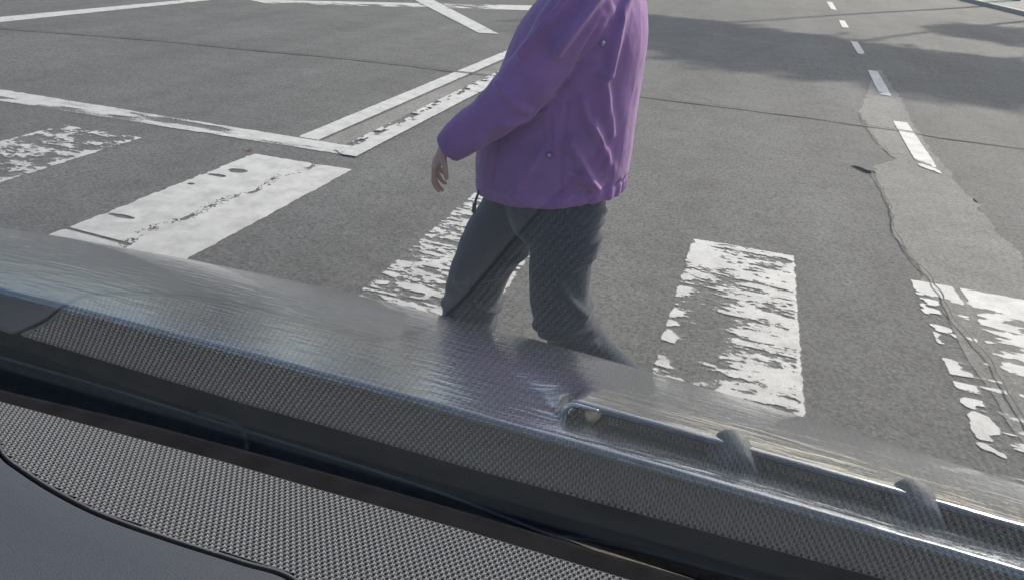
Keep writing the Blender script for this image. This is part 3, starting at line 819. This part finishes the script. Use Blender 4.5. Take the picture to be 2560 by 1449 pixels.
def solid(name, parts, voxel, mat, parent, smooth=6, disp=None, post=2):
    """weld lofted volumes into one continuous skin"""
    V = []; F = []
    for (v, f) in parts:
        o = len(V); V += [tuple(p) for p in v]; F += [tuple(i + o for i in q) for q in f]
    me = bpy.data.meshes.new(name + "_src"); me.from_pydata(V, [], F)
    t = bpy.data.objects.new(name + "_src", me); col.objects.link(t)
    bm = bmesh.new(); bm.from_mesh(me); bmesh.ops.recalc_face_normals(bm, faces=bm.faces[:]); bm.to_mesh(me); bm.free()
    md = t.modifiers.new("r", 'REMESH'); md.mode = 'VOXEL'; md.voxel_size = voxel
    dg = bpy.context.evaluated_depsgraph_get(); dg.update()
    out = bpy.data.meshes.new_from_object(t.evaluated_get(dg))
    bpy.data.objects.remove(t); bpy.data.meshes.remove(me)
    n = len(out.vertices); co = np.empty(n * 3, np.float32); out.vertices.foreach_get("co", co); co = co.reshape(-1, 3).astype(float)
    ed = np.empty(len(out.edges) * 2, np.int32); out.edges.foreach_get("vertices", ed); ed = ed.reshape(-1, 2)
    deg = np.bincount(ed.ravel(), minlength=n).astype(float)[:, None]
    def sm(c, k):
        for _ in range(k):
            a = np.zeros_like(c); np.add.at(a, ed[:, 0], c[ed[:, 1]]); np.add.at(a, ed[:, 1], c[ed[:, 0]])
            c = .5 * c + .5 * a / np.maximum(deg, 1)
        return c
    co = sm(co, smooth)
    if disp:
        out.vertices.foreach_set("co", co.astype(np.float32).ravel()); out.update()
        nr = np.empty(n * 3, np.float32); out.vertices.foreach_get("normal", nr); nr = nr.reshape(-1, 3)
        co = co + nr * disp(co, nr)[:, None]
        co = sm(co, post)
    out.vertices.foreach_set("co", co.astype(np.float32).ravel()); out.update()
    out.name = name; out.materials.clear(); out.materials.append(mat)
    out.polygons.foreach_set("use_smooth", [True] * len(out.polygons))
    o = bpy.data.objects.new(name, out); col.objects.link(o)
    if parent: o.parent = parent
    return o

def limb(pts, n=24, sides=20, up=(0, 1, 0)):
    """pts: (x, y, z, r) or (x, y, z, r, r2)"""
    P = spline(pts, n)
    return tube_vf(P[:, :3], P[:, 3], sides, True, up, P[:, 4] if P.shape[1] > 4 else None)

person = empty("person", (0, 0, 0))
tag(person, "person in a long purple jacket and dark baggy trousers walking left across the crossing", "person")

# body: one skin from head to feet, arms and hands included
def finger(base, d1, d2, l, r):
    b = np.array(base); d1 = np.array(d1, float); d2 = np.array(d2, float)
    p1 = b + d1 * l * .45; dm = (d1 + d2); dm /= np.linalg.norm(dm); p2 = p1 + dm * l * .32; p3 = p2 + d2 * l * .25
    return tube_vf([b - d1 * .018, b, p1, p2, p3, p3 + d2 * .004], [r, r * 1.05, r, r * .92, r * .8, r * .35], 10)
def hand(wrist, fd, wd, s=1.0):
    """fd: palm direction, wd: across the palm (index finger side positive)"""
    w_ = np.array(wrist, float); fd = np.array(fd, float); fd /= np.linalg.norm(fd)
    wd = np.array(wd, float); wd -= fd * (wd @ fd); wd /= np.linalg.norm(wd); nd = np.cross(fd, wd) * s   # nd: out of the palm
    P = [w_ - fd * .03, w_, w_ + fd * .03, w_ + fd * .065, w_ + fd * .085]
    parts = [tube_vf(P, [.024, .025, .034, .039, .032], 14, True, nd, [.019, .018, .016, .014, .011])]
    for k, (o, l) in enumerate(((.029, .070), (.010, .078), (-.010, .073), (-.028, .058))):
        c = .35 + .12 * k
        d1 = fd * math.cos(c) + nd * math.sin(c) + wd * .07 * (1.5 - k); d1 /= np.linalg.norm(d1)
        d2 = fd * math.cos(c + .75) + nd * math.sin(c + .75)
        parts.append(finger(w_ + fd * (.083 - .004 * abs(k - 1)) + wd * o, d1, d2, l, .0085 - .0006 * (k == 3)))
    tb = w_ + fd * .025 + wd * .028 + nd * .006
    d1 = fd * .65 + wd * .55 + nd * .5; d1 /= np.linalg.norm(d1); d2 = fd * .85 + nd * .5 + wd * .05; d2 /= np.linalg.norm(d2)
    parts.append(finger(tb, d1, d2, .066, .0098))
    return parts
LH = hand((-.816, 2.0, .992), (-.42, .03, -.90), (.30, -.90, -.15), -1.0)
RH = hand((-.50, 2.50, .93), (-.15, 0, -1), (-.95, -.2, .1), 1.0)
body = []
body.append(limb([(-.54, 2.25, .80, .13, .15), (-.54, 2.25, .93, .135, .155), (-.525, 2.25, 1.08, .11, .14), (-.50, 2.25, 1.25, .115, .165), (-.48, 2.25, 1.38, .10, .17), (-.485, 2.25, 1.45, .06, .09), (-.51, 2.25, 1.50, .052, .055), (-.53, 2.25, 1.57, .052, .052)], 26))
body.append(limb([(-.47, 2.10, 1.41, .052), (-.53, 2.03, 1.29, .045), (-.585, 2.0, 1.19, .04), (-.70, 2.0, 1.08, .037), (-.80, 2.0, .993, .026), (-.818, 2.0, .978, .024)]))
body.append(limb([(-.47, 2.40, 1.41, .052), (-.455, 2.48, 1.27, .045), (-.455, 2.50, 1.15, .04), (-.48, 2.5, 1.04, .036), (-.50, 2.50, .95, .026), (-.50, 2.50, .93, .024)]))
body.append(limb([(-.46, 2.16, .86, .085), (-.455, 2.15, .70, .075), (-.45, 2.14, .55, .062), (-.425, 2.14, .43, .056), (-.33, 2.14, .355, .052), (-.20, 2.14, .25, .042), (-.09, 2.14, .165, .036)]))
body.append(limb([(-.58, 2.32, .86, .085), (-.66, 2.33, .70, .078), (-.76, 2.34, .55, .064), (-.815, 2.34, .40, .056), (-.845, 2.34, .25, .05), (-.875, 2.34, .10, .036), (-.88, 2.34, .06, .034)]))
# head
hv = []; hc = np.array((-.565, 2.25, 1.655)); nlat, nlon = 30, 40
for i in range(nlat):
    th = math.pi * i / (nlat - 1)
    for k in range(nlon):
        ph = 2 * math.pi * k / nlon
        d = np.array((-math.cos(ph) * math.sin(th), math.sin(ph) * math.sin(th), math.cos(th)))   # face looks to -X
        f = max(0, -d[0]); p = d * [.098, .076, .118]
        if d[2] < 0: p[1] *= 1 - .28 * (-d[2]) ** 1.2; p[0] += -.012 * f * (-d[2])
        def g(a, b, s): return math.exp(-((d[1] - a) ** 2 + (d[2] - b) ** 2) / (2 * s * s))
        p[0] -= f * (.022 * math.exp(-(d[1] / .12) ** 2) * max(0, 1 - abs(d[2] + .16) / .26) + .006 * g(0, -.50, .12) + .010 * g(0, -.82, .16))
        p[0] += f * .010 * (g(.33, .02, .13) + g(-.33, .02, .13))
        hv.append(hc + p)
hf = []
for i in range(nlat - 1):
    for k in range(nlon): hf.append((i * nlon + k, i * nlon + (k + 1) % nlon, (i + 1) * nlon + (k + 1) % nlon, (i + 1) * nlon + k))
body.append((hv, hf))
for s in (-1, 1):
    body.append(tube_vf(spline([(-.555, 2.25 + s * .074, 1.625), (-.545, 2.25 + s * .083, 1.64), (-.545, 2.25 + s * .085, 1.665), (-.56, 2.25 + s * .078, 1.682)], 8), [.006, .008, .010, .011, .011, .010, .008, .005], 8))
solid("body", body + LH + RH, .0045, M["skin"], person, smooth=3)
eye_m = simple_mat("eye", (0.16, 0.13, 0.11), .3)
for s in (-1, 1):
    bm = bmesh.new(); bmesh.ops.create_uvsphere(bm, u_segments=14, v_segments=10, radius=.011, matrix=Matrix.Translation((-.6435, 2.25 + s * .031, 1.657)))
    me = bpy.data.meshes.new("eye"); bm.to_mesh(me); bm.free(); me.materials.append(eye_m)
    o = bpy.data.objects.new("eye", me); col.objects.link(o); o.parent = person
hairp = []
for i in range(nlat):
    pass
hv2 = []
for k, p in enumerate(hv):
    d = (p - hc) / [.098, .076, .118]
    keep = d[2] > .42 + .25 * max(0, -d[0]) or d[0] > -.05 and d[2] > -.75 or d[0] > -.35 and d[2] > .1
    hv2.append(hc + (p - hc) * (1.17 if keep else .93) + (np.array((.012, 0, .004)) if keep else 0))
def hdisp(c, n): return .006 * (fbm(c * [60, 60, 12], 5, 3) - .5)
solid("hair", [(hv2, hf)], .006, M["hair"], person, smooth=3, disp=hdisp)

# trousers
def seg2(c, a, b):
    return seg(c[:, 0], c[:, 2], a[0], a[1], b[0], b[1])
tr = []
tr.append(limb([(-.53, 2.25, .98, .165, .19), (-.53, 2.25, .90, .165, .18), (-.53, 2.25, .80, .165, .185), (-.535, 2.25, .70, .13, .17), (-.54, 2.25, .655, .06, .12)], 16))
tr.append(limb([(-.475, 2.19, .90, .095), (-.465, 2.17, .82, .110), (-.460, 2.155, .74, .110), (-.463, 2.145, .64, .104), (-.455, 2.14, .53, .101), (-.438, 2.14, .435, .096), (-.345, 2.14, .348, .076), (-.22, 2.14, .258, .068), (-.115, 2.14, .185, .066)], 30))
tr.append(limb([(-.585, 2.32, .88, .125), (-.665, 2.335, .72, .128), (-.755, 2.34, .565, .117), (-.812, 2.34, .41, .110), (-.842, 2.34, .26, .104), (-.862, 2.34, .14, .09), (-.868, 2.34, .075, .082)], 30))
def tdisp(c, n):
    x, y, z = c.T
    d = .010 * (fbm(np.c_[x * 8, y * 5, z * 16], 3, 3) - .5)
    near = smoothstep(2.30, 2.18, y)
    # stacked creases under the seat, down the back of the near thigh
    for k, zz in enumerate((.80, .765, .73, .695, .655)):
        q = np.abs(z - zz - .35 * (x + .37) - .01 * math.sin(k * 2.1))
        d += near * .010 * np.exp(-(q / .011) ** 2) * smoothstep(-.47, -.39, x)
    for a, b, w_, am_ in (((-.44, .60), (-.36, .475), .012, .013), ((-.52, .40), (-.36, .46), .012, .011), ((-.49, .385), (-.33, .425), .010, .010), ((-.46, .34), (-.31, .385), .012, .009), ((-.40, .33), (-.20, .20), .014, .007)):
        d += near * am_ * np.exp(-(seg2(c, a, b) / w_) ** 2)
    far = 1 - near
    for a, b, w_, am_ in (((-.80, .36), (-.73, .30), .011, .014), ((-.78, .27), (-.74, .20), .010, .014), ((-.86, .42), (-.72, .47), .012, .009), ((-.62, .55), (-.78, .47), .016, .008), ((-.93, .30), (-.80, .26), .012, .008)):
        d += far * am_ * np.exp(-(seg2(c, a, b) / w_) ** 2)
    return d * 1.4
solid("trousers", tr, .0075, M["trouser"], person, smooth=7, disp=tdisp, post=1)

# jacket
jk = []
jk.append(limb([(-.547, 2.25, .832, .246, .232), (-.552, 2.25, .885, .246, .232), (-.545, 2.25, .96, .244, .228), (-.530, 2.25, 1.08, .230, .222), (-.505, 2.25, 1.22, .207, .222), (-.475, 2.25, 1.34, .178, .222), (-.465, 2.25, 1.42, .14, .19), (-.475, 2.25, 1.475, .09, .11), (-.495, 2.25, 1.525, .075, .078)], 34, 40))
jk.append(limb([(-.455, 2.11, 1.42, .085), (-.485, 2.05, 1.36, .086), (-.530, 2.015, 1.28, .080), (-.590, 2.0, 1.19, .075), (-.668, 2.0, 1.105, .068), (-.738, 2.0, 1.045, .061), (-.785, 2.0, 1.004, .056), (-.808, 2.0, .982, .051)], 40, 24))
jk.append(limb([(-.46, 2.39, 1.42, .085), (-.455, 2.47, 1.28, .082), (-.455, 2.50, 1.15, .075), (-.48, 2.50, 1.03, .063), (-.495, 2.50, .97, .055)], 30, 24))
def jdisp(c, n):
    x, y, z = c.T
    d = .009 * (fbm(np.c_[x * 6, y * 6, z * 4.5], 13, 3) - .5) + .004 * (fbm(c * 22, 17, 3) - .5)
    ns = smoothstep(.45, -.1, n[:, 1]) * smoothstep(2.36, 2.2, y)
    R_ = [  # folds: from, to, width, height
        ((-.475, 1.43), (-.575, 1.28), .013, .015), ((-.415, 1.43), (-.490, 1.30), .013, .015),
        ((-.352, 1.44), (-.372, 1.24), .013, .016),
        ((-.452, 1.05), (-.376, .91), .014, .015), ((-.40, 1.10), (-.325, .94), .014, .013), ((-.445, .96), (-.36, .905), .012, .008),
        ((-.385, 1.24), (-.345, 1.06), .013, .010), ((-.43, 1.17), (-.40, 1.06), .012, .007),
        ((-.62, 1.10), (-.52, 1.13), .012, .006), ((-.70, 1.02), (-.66, 1.09), .012, .006), ((-.64, 1.20), (-.56, 1.14), .012, .007),
        ((-.60, .86), (-.50, 1.05), .025, .006)]
    for a, b, w_, am_ in R_: d += ns * smoothstep(.95, .55, n[:, 0]) * 2.3 * am_ * np.exp(-(seg2(c, a, b) / (w_ * .85)) ** 2)
    # cloth creases: ridged noise running down and forward
    def rid(cs, sd): return 1 - np.abs(2 * fbm(cs, sd, 3) - 1)
    ca, sa = math.cos(.62), math.sin(.62)
    xr_, zr_ = x * ca + z * sa, -x * sa + z * ca
    d += .010 * (rid(np.c_[xr_ * 5, y * 6, zr_ * 13], 23) ** 2 - .5) * smoothstep(2.12, 2.04, y) * smoothstep(.99, 1.04, z + .2 * (x + .7))
    d += .004 * (rid(np.c_[x * 13, y * 9, z * 4], 29) ** 2 - .5) * smoothstep(-.52, -.38, x) * smoothstep(.86, .95, z)
    # seams: armhole, side seam, pocket opening
    for a, b in (((-.40, 1.38), (-.445, 1.26)), ((-.445, 1.26), (-.50, 1.18)), ((-.515, 1.13), (-.498, 1.00)), ((-.47, 1.16), (-.46, .88)), ((-.68, .90), (-.665, 1.02))):
        d -= ns * .0065 * np.exp(-(seg2(c, a, b) / .005) ** 2)
    tors = smoothstep(1.0, .95, z)
    hz = z - .10 * (x + .55)
    # gathered hem band
    ang = np.arctan2((y - 2.25) / .22, (x + .555) / .235)
    d -= tors * .007 * np.exp(-((hz - .882) / .006) ** 2)
    d += tors * smoothstep(.91, .88, hz) * .003 * np.sin(ang * 34 + 2 * np.sin(ang * 5)) * smoothstep(-.5, -.3, x)
    return d
solid("jacket", jk, .005, M["jacket"], person, smooth=9, disp=jdisp, post=1)
for (px, py, pz) in ((-.388, 2.022, 1.325), (-.503, 2.012, 1.006)):
    sn = MB(); sn.tube([(px, py + .012, pz), (px, py - .004, pz)], .007, 14); sn.build("snap_button", M["snap"], person)
cd_ = MB(); cd_.tube(spline([(-.735, 2.12, .86), (-.742, 2.11, .83), (-.75, 2.105, .80), (-.755, 2.105, .765)], 12), .004, 8); cd_.tube([(-.754, 2.105, .785), (-.756, 2.105, .755)], .007, 8)
cd_.build("drawcord", M["cord"], person)
# shoes
def shoe(heel, toe, roll=0):
    h_ = np.array(heel, float); t_ = np.array(toe, float); d = t_ - h_
    up = np.cross(np.cross(d, (0, 0, 1.)), d); up /= np.linalg.norm(up)
    P = [h_ - d * .05, h_ + d * .05, h_ + d * .3, h_ + d * .6, h_ + d * .85, h_ + d * 1.0]
    rr = [.026, .036, .040, .046, .040, .018]; hh = [.03, .045, .050, .036, .028, .014]
    up_o = [P[i] + up * hh[i] for i in range(6)]
    s = solid("shoe", [tube_vf(spline(np.c_[up_o, rr, hh], 20)[:, :3], spline(np.c_[up_o, rr, hh], 20)[:, 3], 16, True, tuple(up), spline(np.c_[up_o, rr, hh], 20)[:, 4])], .006, M["shoe"], person, 3)
    so_ = MB(); a = np.cross(up, d / np.linalg.norm(d)); n_ = 20; Q = spline(np.c_[P, rr], n_)
    top = [q[:3] + a * q[3] * 1.08 + up * .012 for q in Q] + [q[:3] - a * q[3] * 1.08 + up * .012 for q in Q[::-1]]
    bot = [np.array(p) - up * .0125 for p in top]; m = len(top)
    so_.V = [tuple(p) for p in top + bot]; so_.F = [tuple(range(m)), tuple(range(2 * m - 1, m - 1, -1))] + [(i, m + i, m + (i + 1) % m, (i + 1) % m) for i in range(m)]
    so_.build("sole", M["sole"], s, smooth=False)
shoe((-.83, 2.34, .003), (-1.085, 2.34, .003))
shoe((-.055, 2.14, .13), (-.235, 2.14, .006))
